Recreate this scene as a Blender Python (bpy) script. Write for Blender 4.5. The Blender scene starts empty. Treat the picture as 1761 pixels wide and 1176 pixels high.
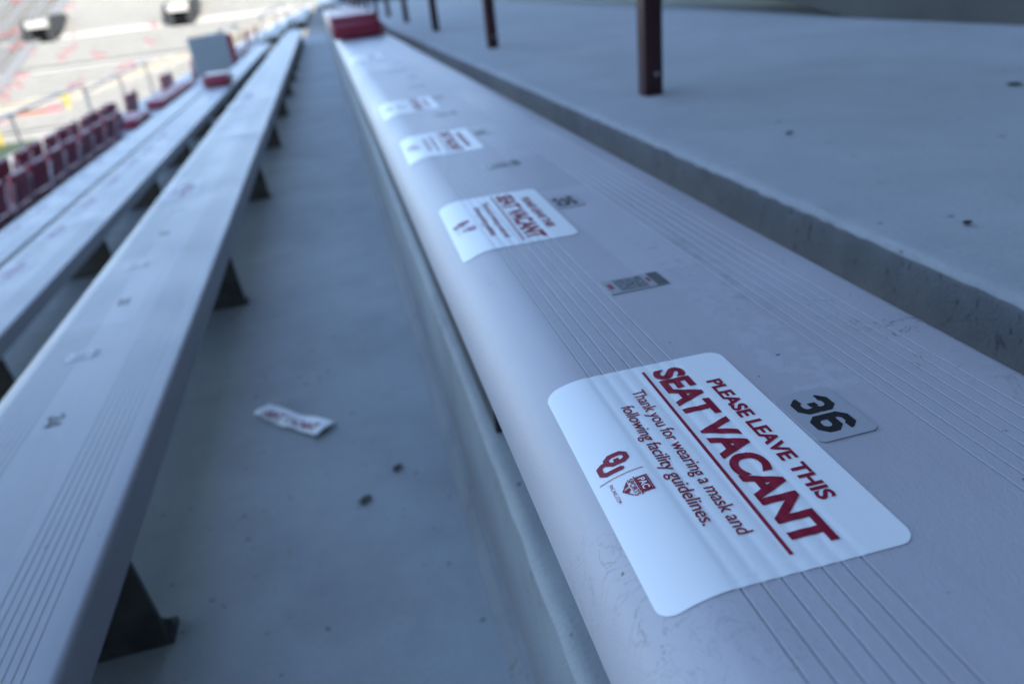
import bpy, bmesh, math, random
from mathutils import Vector, Matrix
rad = math.radians
SC = bpy.context.scene
COL = SC.collection
random.seed(36)

# ------------------------------------------------------------------ camera
cam = bpy.data.cameras.new("camera")
camo = bpy.data.objects.new("camera", cam)
COL.objects.link(camo)
right = Vector((0.9652, -0.2387, -0.1066)); fwd = Vector((0.1665, 0.8756, -0.4534)); up = Vector((0.2016, 0.4199, 0.8849))
m = Matrix(((right.x, up.x, -fwd.x, -0.2281), (right.y, up.y, -fwd.y, -0.2808), (right.z, up.z, -fwd.z, 0.2258), (0, 0, 0, 1)))
camo.matrix_world = m
cam.sensor_width = 36.0
cam.lens = 25.38
cam.clip_start = 0.02
cam.clip_end = 2000
cam.dof.use_dof = True
cam.dof.focus_distance = 0.385
cam.dof.aperture_fstop = 5.6
SC.camera = camo

# ------------------------------------------------------------------ sky, sun, exposure
SUN_EL = 42.0
SUN_FROM = Vector((0.50, -0.866, 0)).normalized()           # compass direction the sun stands in
w = bpy.data.worlds.new("World"); SC.world = w; w.use_nodes = True
nt = w.node_tree
sky = nt.nodes.new("ShaderNodeTexSky"); sky.sky_type = 'NISHITA'; sky.sun_disc = False
sky.sun_elevation = rad(SUN_EL)
sky.sun_rotation = math.atan2(SUN_FROM.x, SUN_FROM.y)
sky.air_density = 1.0; sky.dust_density = 0.3; sky.ozone_density = 1.3
bg = nt.nodes["Background"]; bg.inputs[1].default_value = 0.15
nt.links.new(sky.outputs[0], bg.inputs[0])
sl = bpy.data.lights.new("sun", 'SUN'); so = bpy.data.objects.new("sun", sl); COL.objects.link(so)
sl.energy = 2.7; sl.angle = rad(0.5); sl.color = (1.0, 0.92, 0.80)
sd = Vector((SUN_FROM.x * math.cos(rad(SUN_EL)), SUN_FROM.y * math.cos(rad(SUN_EL)), math.sin(rad(SUN_EL))))
so.rotation_euler = sd.to_track_quat('Z', 'Y').to_euler()
so.location = (0, 0, 60)
SC.view_settings.view_transform = 'Standard'
SC.view_settings.look = 'None'
SC.view_settings.exposure = 2.05
SC.view_settings.gamma = 1.0

# ------------------------------------------------------------------ materials
def mat(name, col, rough=0.6, metal=0.0, spec=0.5):
    mt = bpy.data.materials.new(name); mt.use_nodes = True
    b = mt.node_tree.nodes["Principled BSDF"]
    b.inputs["Base Color"].default_value = (*col, 1); b.inputs["Roughness"].default_value = rough
    b.inputs["Metallic"].default_value = metal; b.inputs["Specular IOR Level"].default_value = spec
    return mt
class N:
    """small node helper"""
    def __init__(s, mt): s.t = mt.node_tree; s.b = s.t.nodes["Principled BSDF"]
    def new(s, k, **kw):
        n = s.t.nodes.new(k)
        for a, v in kw.items(): setattr(n, a, v)
        return n
    def link(s, a, b): s.t.links.new(a, b)
    def coord(s, kind="Object"): return s.new("ShaderNodeTexCoord").outputs[kind]
    def noise(s, vec, scale, detail=4, rough=0.55, dist=0.0):
        n = s.new("ShaderNodeTexNoise"); s.link(vec, n.inputs["Vector"])
        n.inputs["Scale"].default_value = scale; n.inputs["Detail"].default_value = detail
        n.inputs["Roughness"].default_value = rough; n.inputs["Distortion"].default_value = dist
        return n.outputs["Fac"]
    def ramp(s, fac, stops):
        n = s.new("ShaderNodeValToRGB"); s.link(fac, n.inputs[0]); e = n.color_ramp.elements
        while len(e) < len(stops): e.new(0.5)
        for i, (p, c) in enumerate(stops):
            e[i].position = p; e[i].color = (*c, 1) if len(c) == 3 else c
        return n.outputs[0]
    def mix(s, fac, a, b, mode='MIX'):
        n = s.new("ShaderNodeMixRGB", blend_type=mode)
        for i, v in ((0, fac), (1, a), (2, b)):
            if hasattr(v, "is_output") or hasattr(v, "links"): s.link(v, n.inputs[i])
            elif i == 0: n.inputs[0].default_value = v
            else: n.inputs[i].default_value = (*v, 1)
        return n.outputs[0]
    def math(s, op, a, b=None, c=None, clamp=False):
        n = s.new("ShaderNodeMath", operation=op, use_clamp=clamp)
        for i, v in enumerate((a, b, c)):
            if v is None: continue
            if hasattr(v, "links"): s.link(v, n.inputs[i])
            else: n.inputs[i].default_value = v
        return n.outputs[0]
    def bump(s, h, strength=0.3, dist=0.002, prev=None):
        n = s.new("ShaderNodeBump"); s.link(h, n.inputs["Height"])
        n.inputs["Strength"].default_value = strength; n.inputs["Distance"].default_value = dist
        if prev is not None: s.link(prev, n.inputs["Normal"])
        return n.outputs[0]

def concrete(name, base, dark, scale=1.0, bump=0.25, pits=0.0):
    mt = mat(name, base, 0.85, 0, 0.35); n = N(mt); o = n.coord()
    a = n.noise(o, 1.3 * scale, 6, 0.62, 0.3); b = n.noise(o, 9 * scale, 5, 0.6); c = n.noise(o, 160 * scale, 3, 0.6)
    col = n.ramp(a, [(0.30, dark), (0.68, base)])
    col = n.mix(n.math('MULTIPLY', n.ramp(b, [(0.35, (0, 0, 0)), (0.75, (1, 1, 1))]), 0.35), col, tuple(x * 1.18 for x in base))
    col = n.mix(n.math('MULTIPLY', n.ramp(c, [(0.3, (1, 1, 1)), (0.55, (0, 0, 0))]), 0.22), col, tuple(x * 0.55 for x in base))
    sp = n.noise(o, 38 * scale, 2, 0.5)
    col = n.mix(n.math('MULTIPLY', n.ramp(sp, [(0.71, (0, 0, 0)), (0.75, (1, 1, 1))]), 0.6), col, (0.05, 0.045, 0.04))
    stn = n.noise(o, 3.1 * scale, 3, 0.5, 0.6)
    col = n.mix(n.math('MULTIPLY', n.ramp(stn, [(0.56, (0, 0, 0)), (0.78, (1, 1, 1))]), 0.16), col, (0.10, 0.085, 0.07))
    if pits:
        pm = n.new('ShaderNodeMapping'); pm.inputs['Scale'].default_value = (1, 1, 0.45); n.link(o, pm.inputs[0])
        pt = n.noise(pm.outputs[0], 95, 3, 0.6, 0.5)
        pk = n.ramp(pt, [(0.62, (0, 0, 0)), (0.70, (1, 1, 1))])
        col = n.mix(n.math('MULTIPLY', pk, pits), col, (0.035, 0.034, 0.034))
    n.link(col, n.b.inputs["Base Color"])
    h = n.bump(c, bump, 0.0016)
    h = n.bump(b, bump * 0.7, 0.004, h)
    n.link(h, n.b.inputs["Normal"])
    return mt

def seat_paint(name, base=(0.45, 0.465, 0.49)):
    """grey powder coated plank: leather grain, faint worn bands, hairline scuffs, dirt specks"""
    mt = mat(name, base, 0.42, 0, 0.5); n = N(mt); o = n.coord()
    sep = n.new("ShaderNodeSeparateXYZ"); n.link(o, sep.inputs[0]); X, Y = sep.outputs[0], sep.outputs[1]
    gmp = n.new('ShaderNodeMapping'); gmp.inputs['Scale'].default_value = (1.0, 0.55, 1.0); gmp.inputs['Rotation'].default_value = (0, 0, 0.5); n.link(o, gmp.inputs[0])
    grain = n.noise(gmp.outputs[0], 520, 3, 0.6, 1.0)
    fine = n.noise(o, 1900, 2, 0.5)
    big = n.noise(o, 4.0, 4, 0.55, 0.4)
    col = n.mix(n.ramp(big, [(0.35, (0, 0, 0)), (0.7, (1, 1, 1))]), tuple(x * 0.93 for x in base), tuple(x * 1.06 for x in base))
    # stretched dirt streaks along the plank
    mp = n.new("ShaderNodeMapping"); mp.inputs["Scale"].default_value = (60, 5, 20); n.link(o, mp.inputs[0])
    st = n.noise(mp.outputs[0], 1.0, 4, 0.6)
    col = n.mix(n.math('MULTIPLY', n.ramp(st, [(0.52, (0, 0, 0)), (0.8, (1, 1, 1))]), 0.22), col, tuple(x * 0.6 for x in base))
    # hairline scuffs, gathered in a few places
    sc = n.noise(o, 38, 5, 0.62, 1.2)
    line = n.ramp(sc, [(0.487, (0, 0, 0)), (0.499, (1, 1, 1)), (0.511, (0, 0, 0))])
    where = n.noise(o, 5.2, 3, 0.5, 0.2)
    mask = n.ramp(where, [(0.60, (0, 0, 0)), (0.68, (1, 1, 1))])
    col = n.mix(n.math('MULTIPLY', n.math('MULTIPLY', line, mask), 0.5), col, (0.07, 0.07, 0.08))
    sp = n.noise(o, 95, 2, 0.4)
    col = n.mix(n.math('MULTIPLY', n.ramp(sp, [(0.765, (0, 0, 0)), (0.785, (1, 1, 1))]), 0.8), col, (0.06, 0.05, 0.045))
    # dirt that lodges in the grooves: below the top plane
    gm = n.math('MULTIPLY', n.math('MULTIPLY_ADD', sep.outputs[2], -3600.0, -0.15, clamp=True), n.math('GREATER_THAN', X, 0.0582))
    gm = n.math('MULTIPLY', gm, n.math('LESS_THAN', X, 0.27))
    col = n.mix(n.math('MULTIPLY', gm, 0.62), col, (0.11, 0.11, 0.115))
    n.link(col, n.b.inputs["Base Color"])
    r = n.ramp(big, [(0.3, (0.36, 0.36, 0.36)), (0.75, (0.5, 0.5, 0.5))])
    n.link(r, n.b.inputs["Roughness"])
    h = n.bump(grain, 0.34, 0.0007)
    h = n.bump(fine, 0.15, 0.0003, h)
    n.link(h, n.b.inputs["Normal"])
    return mt, n, o, X, Y, col

def box_mask(n, X, Y, x0, x1, y0, y1, soft=0.004, wob=None):
    """soft edged rectangle in object metres"""
    def edge(v, e, sgn):
        t = n.math('SUBTRACT', v, e) if sgn > 0 else n.math('SUBTRACT', e, v)
        if wob is not None: t = n.math('ADD', t, wob)
        return n.math('MULTIPLY_ADD', t, 1.0 / soft, 0.5, clamp=True)
    a = n.math('MULTIPLY', edge(X, x0, 1), edge(X, x1, -1)); b = n.math('MULTIPLY', edge(Y, y0, 1), edge(Y, y1, -1))
    return n.math('MULTIPLY', a, b)

M = {}
def seat_variant(name, patches, base=(0.45, 0.465, 0.49)):
    mt, n, o, X, Y, col = seat_paint(name, base)
    nz = n.noise(o, 26, 5, 0.65); wob = n.math('MULTIPLY_ADD', nz, 0.02, -0.010)
    ragged = n.noise(o, 70, 4, 0.65)
    for (x0, x1, y0, y1, kind) in patches:
        if kind == 'film':     # leftover clear film of a peeled label
            mk = box_mask(n, X, Y, x0, x1, y0, y1, 0.003)
            col = n.mix(n.math('MULTIPLY', mk, 0.30), col, tuple(min(1, x * 1.35) for x in base))
        elif kind == 'torn':   # torn paper backing
            mk = box_mask(n, X, Y, x0, x1, y0, y1, 0.006, wob)
            mk = n.math('MULTIPLY', mk, n.ramp(ragged, [(0.47, (0, 0, 0)), (0.53, (1, 1, 1))]))
            col = n.mix(n.math('MULTIPLY', mk, 0.22), col, tuple(min(1, x * 1.4) for x in base))
        elif kind == 'dirt':
            mk = box_mask(n, X, Y, x0, x1, y0, y1, 0.02, wob)
            mk = n.math('MULTIPLY', mk, n.ramp(ragged, [(0.52, (0, 0, 0)), (0.66, (1, 1, 1))]))
            col = n.mix(n.math('MULTIPLY', mk, 0.28), col, (0.09, 0.09, 0.10))
        elif kind == 'scuff':
            sc = n.noise(o, 34, 3, 0.6, 1.2)
            ln = n.math('MULTIPLY', n.ramp(sc, [(0.482, (0, 0, 0)), (0.499, (1, 1, 1)), (0.516, (0, 0, 0))]), n.ramp(n.noise(o, 60, 3, 0.5), [(0.42, (0, 0, 0)), (0.6, (1, 1, 1))]))
            mk = box_mask(n, X, Y, x0, x1, y0, y1, 0.03, wob)
            col = n.mix(n.math('MULTIPLY', n.math('MULTIPLY', mk, ln), 0.85), col, (0.05, 0.05, 0.06))
        elif kind == 'spill':  # dried spill with a rounded outline
            dx = n.math('DIVIDE', n.math('SUBTRACT', X, (x0 + x1) / 2), (x1 - x0) / 2)
            dy = n.math('DIVIDE', n.math('SUBTRACT', Y, (y0 + y1) / 2), (y1 - y0) / 2)
            d = n.math('ADD', n.math('POWER', n.math('ABSOLUTE', dx), 3), n.math('POWER', n.math('ABSOLUTE', dy), 3))
            d = n.math('ADD', d, n.math('MULTIPLY', wob, 8))
            mk = n.math('MULTIPLY_ADD', d, -7.0, 7.5, clamp=True)
            col = n.mix(n.math('MULTIPLY', mk, 0.35), col, tuple(x * 0.78 for x in base))
    n.link(col, n.b.inputs["Base Color"])
    return mt

GREY = (0.455, 0.435, 0.47)
# object coordinates of a plank: x from its front edge, y along it, origin at the bench root (world y = 0)
M['seat_near'] = seat_variant('seat_paint_near', [
    (0.146, 0.200, 0.225, 0.505, 'film'), (0.160, 0.196, 0.02, 0.225, 'torn'), (0.150, 0.196, 0.69, 0.97, 'film'),
    (0.172, 0.215, 0.12, 0.30, 'dirt'), (0.235, 0.285, 0.00, 0.125, 'scuff'), (0.150, 0.200, 0.70, 0.80, 'dirt'),
    (0.150, 0.215, 0.90, 0.99, 'dirt'), (0.150, 0.230, 1.10, 1.42, 'torn'), (0.06, 0.2, 2.2, 3.0, 'torn')], GREY)
M['seat_row'] = seat_variant('seat_paint_row', [
    (0.03, 0.185, 0.22, 0.66, 'spill'), (0.02, 0.17, 1.03, 1.42, 'film'), (0.05, 0.2, 1.9, 2.5, 'torn'), (0.05, 0.18, 3.0, 3.5, 'film')], (0.335, 0.325, 0.355))
M['ink'] = mat('crimson_ink', (0.26, 0.005, 0.030), 0.5, 0, 0.3)
M['sticker'] = mat('white_vinyl', (0.86, 0.87, 0.88), 0.36, 0, 0.5)
_n = N(M['sticker']); _o = _n.coord()
_n.link(_n.bump(_n.noise(_o, 300, 2, 0.5), 0.06, 0.0004), _n.b.inputs["Normal"])
M['sticker_greyer'] = mat('greyer_white_vinyl', (0.60, 0.60, 0.63), 0.5)  # greyer white for the stickers of the lower rows
M['ink_pale'] = mat('pale_crimson_ink', (0.30, 0.06, 0.10), 0.6)
M['paper'] = mat('torn_paper', (0.80, 0.80, 0.80), 0.6)
M['tag'] = mat('brushed_tag', (0.43, 0.43, 0.47), 0.36, 0.15)
_n = N(M['tag']); _o = _n.coord()
_mp = _n.new("ShaderNodeMapping"); _mp.inputs["Scale"].default_value = (60, 2500, 60); _n.link(_o, _mp.inputs[0])
_n.link(_n.bump(_n.noise(_mp.outputs[0], 1.0, 2, 0.5), 0.12, 0.0003), _n.b.inputs["Normal"])
M['black_ink'] = mat('black_ink', (0.010, 0.010, 0.014), 0.45)
M['strip'] = mat('silver_strip', (0.42, 0.43, 0.45), 0.35, 0.3)
M['strip_print'] = mat('strip_print', (0.05, 0.05, 0.06), 0.4)
_n = N(M['strip_print']); _o = _n.coord()
_mp = _n.new('ShaderNodeMapping'); _mp.inputs['Scale'].default_value = (260, 1500, 100); _n.link(_o, _mp.inputs[0])
_c = _n.ramp(_n.noise(_mp.outputs[0], 1.0, 2, 0.6), [(0.46, (0.03, 0.03, 0.04)), (0.56, (0.34, 0.35, 0.37))]); _n.link(_c, _n.b.inputs["Base Color"])
M['floor'] = concrete('floor_concrete', (0.35, 0.37, 0.38), (0.25, 0.265, 0.272), 1.6, 0.35)
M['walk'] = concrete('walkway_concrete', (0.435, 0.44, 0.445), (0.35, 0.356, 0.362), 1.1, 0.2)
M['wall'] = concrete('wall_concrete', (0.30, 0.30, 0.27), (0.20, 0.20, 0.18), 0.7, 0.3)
M['darkwall'] = concrete('dark_wall_concrete', (0.086, 0.083, 0.078), (0.056, 0.054, 0.05), 1.0, 0.3)  # darker concrete tone, used on the walkway's back wall
M['steel'] = mat('dark_bracket_steel', (0.030, 0.029, 0.028), 0.55, 0.3)
_n = N(M['steel']); _o = _n.coord()
_n.link(_n.ramp(_n.noise(_o, 24, 5, 0.6), [(0.4, (0.040, 0.040, 0.042)), (0.75, (0.085, 0.082, 0.080))]), _n.b.inputs["Base Color"])
M['maroon'] = mat('maroon_post_paint', (0.022, 0.007, 0.009), 0.45)
_n = N(M['maroon']); _o = _n.coord()
_n.link(_n.ramp(_n.noise(_o, 22, 5, 0.65), [(0.35, (0.040, 0.009, 0.011)), (0.70, (0.055, 0.012, 0.015)), (0.80, (0.15, 0.02, 0.028))]), _n.b.inputs["Base Color"])
M['bolt'] = mat('galvanised_bolt', (0.45, 0.45, 0.46), 0.4, 0.9)
M['vinyl'] = mat('crimson_vinyl', (0.21, 0.017, 0.042), 0.34)
_n = N(M['vinyl']); _o = _n.coord(); _n.link(_n.bump(_n.noise(_o, 260, 3, 0.5), 0.25, 0.001), _n.b.inputs["Normal"])
M['vinyl_dark'] = mat('maroon_vinyl', (0.26, 0.018, 0.046), 0.42)
M['chair_tube'] = mat('lilac_tube', (0.42, 0.36, 0.40), 0.45, 0.2)
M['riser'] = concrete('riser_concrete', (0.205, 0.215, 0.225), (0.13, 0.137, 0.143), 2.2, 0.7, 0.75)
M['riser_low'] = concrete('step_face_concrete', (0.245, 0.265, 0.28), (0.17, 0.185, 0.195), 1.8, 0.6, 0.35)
M['border'] = mat('grey_print', (0.10, 0.105, 0.115), 0.4)
M['tube'] = mat('grey_tube', (0.34, 0.35, 0.36), 0.4, 0.6)
M['panel'] = mat('grey_panel', (0.33, 0.38, 0.41), 0.55)
M['alu'] = mat('aluminium_bench', (0.60, 0.60, 0.58), 0.5, 0.1)
_n = N(M['alu']); _o = _n.coord()
_n.link(_n.ramp(_n.noise(_o, 0.8, 4, 0.6), [(0.3, (0.39, 0.37, 0.335)), (0.7, (0.45, 0.43, 0.39))]), _n.b.inputs["Base Color"])
M['standc'] = concrete('stand_concrete', (0.29, 0.28, 0.265), (0.23, 0.225, 0.21), 0.12, 0.1)
M['beige'] = mat('beige_wall', (0.25, 0.225, 0.18), 0.8)
M['apron'] = concrete('apron_concrete', (0.33, 0.32, 0.29), (0.27, 0.26, 0.24), 0.06, 0.1)
M['turf'] = mat('turf', (0.06, 0.12, 0.03), 0.9)
_n = N(M['turf']); _o = _n.coord()
_n.link(_n.ramp(_n.noise(_o, 3, 5, 0.6), [(0.3, (0.020, 0.038, 0.012)), (0.7, (0.034, 0.058, 0.02))]), _n.b.inputs["Base Color"])
M['dark'] = mat('dark_opening', (0.004, 0.004, 0.004), 0.9, 0, 0.1)
M['darkgrey'] = mat('portal_wall_grey', (0.020, 0.021, 0.022), 0.8)
M['darkgrey2'] = mat('aisle_grey', (0.15, 0.15, 0.145), 0.8)
M['white'] = mat('white_paint', (0.80, 0.80, 0.79), 0.5)
M['red'] = mat('red_plastic', (0.30, 0.115, 0.12), 0.5)
M['yellow'] = mat('yellow_pad', (0.34, 0.27, 0.03), 0.6)
M['orange'] = mat('orange_board', (0.26, 0.10, 0.05), 0.6)
M['brick'] = concrete('brick_red', (0.26, 0.10, 0.075), (0.18, 0.07, 0.055), 0.3, 0.2)
M['leaf'] = mat('dry_leaf', (0.035, 0.026, 0.02), 0.8)

# ------------------------------------------------------------------ helpers
def link(name, bm, material, parent=None, smooth=None, loc=None):
    bmesh.ops.recalc_face_normals(bm, faces=bm.faces)
    me = bpy.data.meshes.new(name); bm.to_mesh(me); bm.free()
    o = bpy.data.objects.new(name, me); COL.objects.link(o)
    for mm in (material if isinstance(material, (list, tuple)) else [material]): me.materials.append(mm)
    if smooth is not None:
        for p in me.polygons: p.use_smooth = True
        me.set_sharp_from_angle(angle=rad(smooth))
    if parent is not None: o.parent = parent
    if loc is not None: o.location = loc
    return o
def tag(o, label, cat, group=None, kind=None):
    if label: o["label"] = label
    if cat: o["category"] = cat
    if group: o["group"] = group
    if kind: o["kind"] = kind
    return o
def struct(o): o["kind"] = "structure"; return o
def empty(name, loc=(0, 0, 0), rz=0.0):
    o = bpy.data.objects.new(name, None); COL.objects.link(o); o.location = loc; o.rotation_euler = (0, 0, rz)
    o.empty_display_size = 0.1
    return o
def copy_tree(o, parent=None):
    c = o.copy(); COL.objects.link(c); c.parent = parent
    for ch in list(o.children): copy_tree(ch, c)
    return c
def add_box(bm, x0, x1, y0, y1, z0, z1, bev=0.0):
    g = bmesh.ops.create_cube(bm, size=1.0)
    vs = g['verts']
    for v in vs:
        v.co = Vector(((x0 + x1) / 2 + v.co.x * (x1 - x0), (y0 + y1) / 2 + v.co.y * (y1 - y0), (z0 + z1) / 2 + v.co.z * (z1 - z0)))
    if bev > 0:
        es = list({e for v in vs for e in v.link_edges})
        bmesh.ops.bevel(bm, geom=es, offset=bev, segments=3, affect='EDGES', profile=0.5)
    return vs
def boxbm(*a, bev=0.0):
    bm = bmesh.new(); add_box(bm, *a, bev=bev); return bm
def prism(bm, poly, axis, a, b):
    """extrude a 2D polygon; axis 'y': poly is (x, z); axis 'x': (y, z); axis 'z': (x, y)"""
    def P(p, t):
        return {'y': (p[0], t, p[1]), 'x': (t, p[0], p[1]), 'z': (p[0], p[1], t)}[axis]
    A = [bm.verts.new(P(p, a)) for p in poly]; B = [bm.verts.new(P(p, b)) for p in poly]
    n = len(poly)
    bm.faces.new(A); bm.faces.new(list(reversed(B)))
    for i in range(n): bm.faces.new((A[i], A[(i + 1) % n], B[(i + 1) % n], B[i]))
def tube(bm, pts, r, n=10):
    rings = []
    for i, p in enumerate(pts):
        p = Vector(p); d = (Vector(pts[min(i + 1, len(pts) - 1)]) - Vector(pts[max(i - 1, 0)])).normalized()
        a = d.orthogonal().normalized(); b = d.cross(a)
        if rings:                                             # keep the frame from twisting
            ref = rings[-1][1]; a = (ref - d * ref.dot(d)).normalized(); b = d.cross(a)
        rings.append(([bm.verts.new(p + (a * math.cos(t) + b * math.sin(t)) * r) for t in [2 * math.pi * k / n for k in range(n)]], a))
    for i in range(len(rings) - 1):
        A, B = rings[i][0], rings[i + 1][0]
        for k in range(n): bm.faces.new((A[k], A[(k + 1) % n], B[(k + 1) % n], B[k]))
    bm.faces.new(rings[0][0]); bm.faces.new(list(reversed(rings[-1][0])))

# ------------------------------------------------------------------ bench cross-section (x from the front edge, z = 0 is the seat top)
W, TH = 0.282, 0.048
GROOVES = [0.0587 + 0.00886 * k for k in range(7)] + [0.2003 + 0.00865 * k for k in range(7)]
def top_z(x, groove=1.0, gw=0.0007, gd=0.0005):
    a, b = 0.058, 0.046
    if x < a:
        t = min(1.0, (a - x) / 0.0525); z = -b * (1 - math.sqrt(max(0.0, 1 - t * t)))
    elif x > W - 0.008:
        t = min(1.0, (x - (W - 0.008)) / 0.008); z = -0.008 * (1 - math.sqrt(max(0.0, 1 - t * t)))
    else: z = 0.0
    if groove:
        for g in GROOVES:
            d = abs(x - g)
            if d < gw: z -= gd * groove * (1 - d / gw)
    return z
def profile():
    xs = [0.0055 + 0.0525 * (1 - math.cos(math.pi / 2 * k / 16)) for k in range(17)]
    for g in GROOVES: xs += [g - 0.0007, g, g + 0.0007]
    xs += [0.15, W - 0.008] + [W - 0.008 + 0.008 * math.sin(math.pi / 2 * k / 5) for k in range(1, 6)]
    xs = sorted(set(round(x, 5) for x in xs))
    pts = [(x, top_z(x)) for x in xs]
    return pts + [(W, -TH), (W - 0.006, -TH), (W - 0.006, -0.030), (0.030, -0.036), (0.018, -TH), (0.0075, -TH)]
def plank(y0, y1):
    bm = bmesh.new(); pr = profile(); seg = max(1, int((y1 - y0) / 0.8))
    rows = [[bm.verts.new((x, y0 + (y1 - y0) * k / seg, z)) for x, z in pr] for k in range(seg + 1)]
    n = len(pr)
    for k in range(seg):
        for i in range(n): bm.faces.new((rows[k][i], rows[k][(i + 1) % n], rows[k + 1][(i + 1) % n], rows[k + 1][i]))
    bm.faces.new(rows[0]); bm.faces.new(list(reversed(rows[-1])))
    return bm
def bracket_bm(y, floor, x0=0.035, x1=0.2725, thick=0.008):
    """gusset plate across the bench with a foot flange and a top flange"""
    bm = bmesh.new()
    # tall plate: narrow on top, wide at the floor
    prism(bm, [(x0 + 0.02, -0.0375), (x1 - 0.004, -0.0375), (x1 + 0.003, floor + 0.006), (x0 - 0.05, floor + 0.006)], 'y', y, y + thick)
    add_box(bm, x0 - 0.06, x1 + 0.006, y + 0.002, y + 0.040, floor, floor + 0.007)
    add_box(bm, x0 + 0.01, x1 - 0.020, y + thick, y + 0.045, -0.046, -0.0385)
    prism(bm, [(y + thick, floor + 0.007), (y + 0.038, floor + 0.007), (y + thick, floor + 0.04)], 'x', x1 - 0.008, x1 - 0.002)
    return bm

# ------------------------------------------------------------------ concrete terrace (setting)
ROWS = [  # front edge x of the bench, seat height, floor it stands on
    (-0.1712, 0.0, -0.200), (-0.830, -0.252, -0.452), (-1.525, -0.502, -0.702), (-2.225, -0.750, -0.952), (-2.93, -1.0, -1.2), (-3.63, -1.25, -1.45)]
NOSE = [-0.152, -0.812, -1.50, -2.20, -2.91, -3.61, -4.3]
TY0, TY1 = -2.5, 15.0
LIPX, LIPZ = 0.268, -0.05
def lip(bm, xl, xr, zt, zb, y0, y1, r=0.012, ny=60, jit=0.0):
    """tread from x=xl (nosing, rounded) to xr at height zt and its riser down to zb"""
    pr = [(xr, zt), (xl + r + 0.03, zt), (xl + r, zt)]
    for k in range(1, 5):
        t = math.pi / 2 * k / 4; pr.append((xl + r - r * math.sin(t), zt - r + r * math.cos(t)))
    pr += [(xl, (zt + zb) / 2), (xl, zb)]
    prev = None
    rnd = random.Random(5)
    for k in range(ny + 1):
        y = y0 + (y1 - y0) * k / ny
        row = []
        for i, (x, z) in enumerate(pr):
            j = (rnd.random() - 0.5) * jit if 3 <= i <= 6 else 0.0
            row.append(bm.verts.new((x + j, y, z + (rnd.random() - 0.5) * jit * (1 if 3 <= i <= 6 else 0))))
        if prev:
            for i in range(len(pr) - 1):
                bm.faces.new((prev[i], prev[i + 1], row[i + 1], row[i])).material_index = 1 if i >= 5 else 0
        prev = row
bm = bmesh.new()
floors = [-0.200, -0.452, -0.702, -0.952, -1.2, -1.45, -1.7]
for i in range(6):
    xr = LIPX if i == 0 else NOSE[i - 1]
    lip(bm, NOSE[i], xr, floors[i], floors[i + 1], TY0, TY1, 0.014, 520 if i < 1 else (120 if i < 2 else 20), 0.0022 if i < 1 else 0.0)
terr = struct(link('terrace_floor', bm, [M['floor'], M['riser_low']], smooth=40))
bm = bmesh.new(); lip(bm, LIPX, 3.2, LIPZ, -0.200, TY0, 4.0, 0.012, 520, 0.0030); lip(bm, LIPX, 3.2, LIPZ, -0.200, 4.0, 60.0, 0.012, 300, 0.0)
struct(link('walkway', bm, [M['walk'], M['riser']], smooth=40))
# kerb strip along the foot of each riser
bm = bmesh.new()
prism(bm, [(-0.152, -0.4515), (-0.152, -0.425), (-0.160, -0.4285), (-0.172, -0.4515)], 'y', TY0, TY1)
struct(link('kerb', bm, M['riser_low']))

# ------------------------------------------------------------------ benches
def bench(name, label, row, y0, y1, seams, br0, brs, material, nbr):
    fx, sz, fl = ROWS[row]
    root = empty(name, (fx, 0, sz)); tag(root, label, 'bench', 'grey aluminium benches in rows')
    cuts = [y0] + seams + [y1]
    for a, b in zip(cuts[:-1], cuts[1:]):
        link('seat_plank', plank(a + 0.0012, b - 0.0012), material, root, smooth=28)
    for k in range(nbr):
        link('bracket', bracket_bm(br0 + k * brs, fl - sz, 0.035 if row else 0.13), M['steel'], root)
    return root
b1 = bench('bench', 'nearest grey grooved bench with vacancy stickers beside the raised walkway', 0, -1.3, 12.6, [5.2], 0.36, 1.1, M['seat_near'], 11)
bm = boxbm(0.034, 0.046, 0.345, 12.4, -0.1995, -0.165); link('under_bench_strip', bm, M['steel'], b1)  # dark strip on the tread below the bench front
b2 = bench('bench', 'second bench down, with brackets showing over the littered floor', 1, -1.3, 13.2, [5.62], 0.43, 1.1, M['seat_row'], 12)
b3 = bench('bench', 'third bench down, carrying the small crimson folded seat', 2, -1.0, 15.6, [6.4], 0.66, 1.1, M['seat_row'], 13)
b4 = bench('bench', 'fourth bench down, just above the maroon chairback seats', 3, -1.0, 16.4, [7.0], 0.9, 1.1, M['seat_row'], 14)
b5 = bench('bench', 'fifth bench down, under the nearer row of maroon chairback seats', 4, 1.0, 17.0, [8.0], 1.2, 1.1, M['seat_row'], 14)
b6 = bench('bench', 'lowest bench, under the taller maroon chairback seats', 5, 1.0, 18.0, [9.0], 1.2, 1.1, M['seat_row'], 14)

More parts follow.
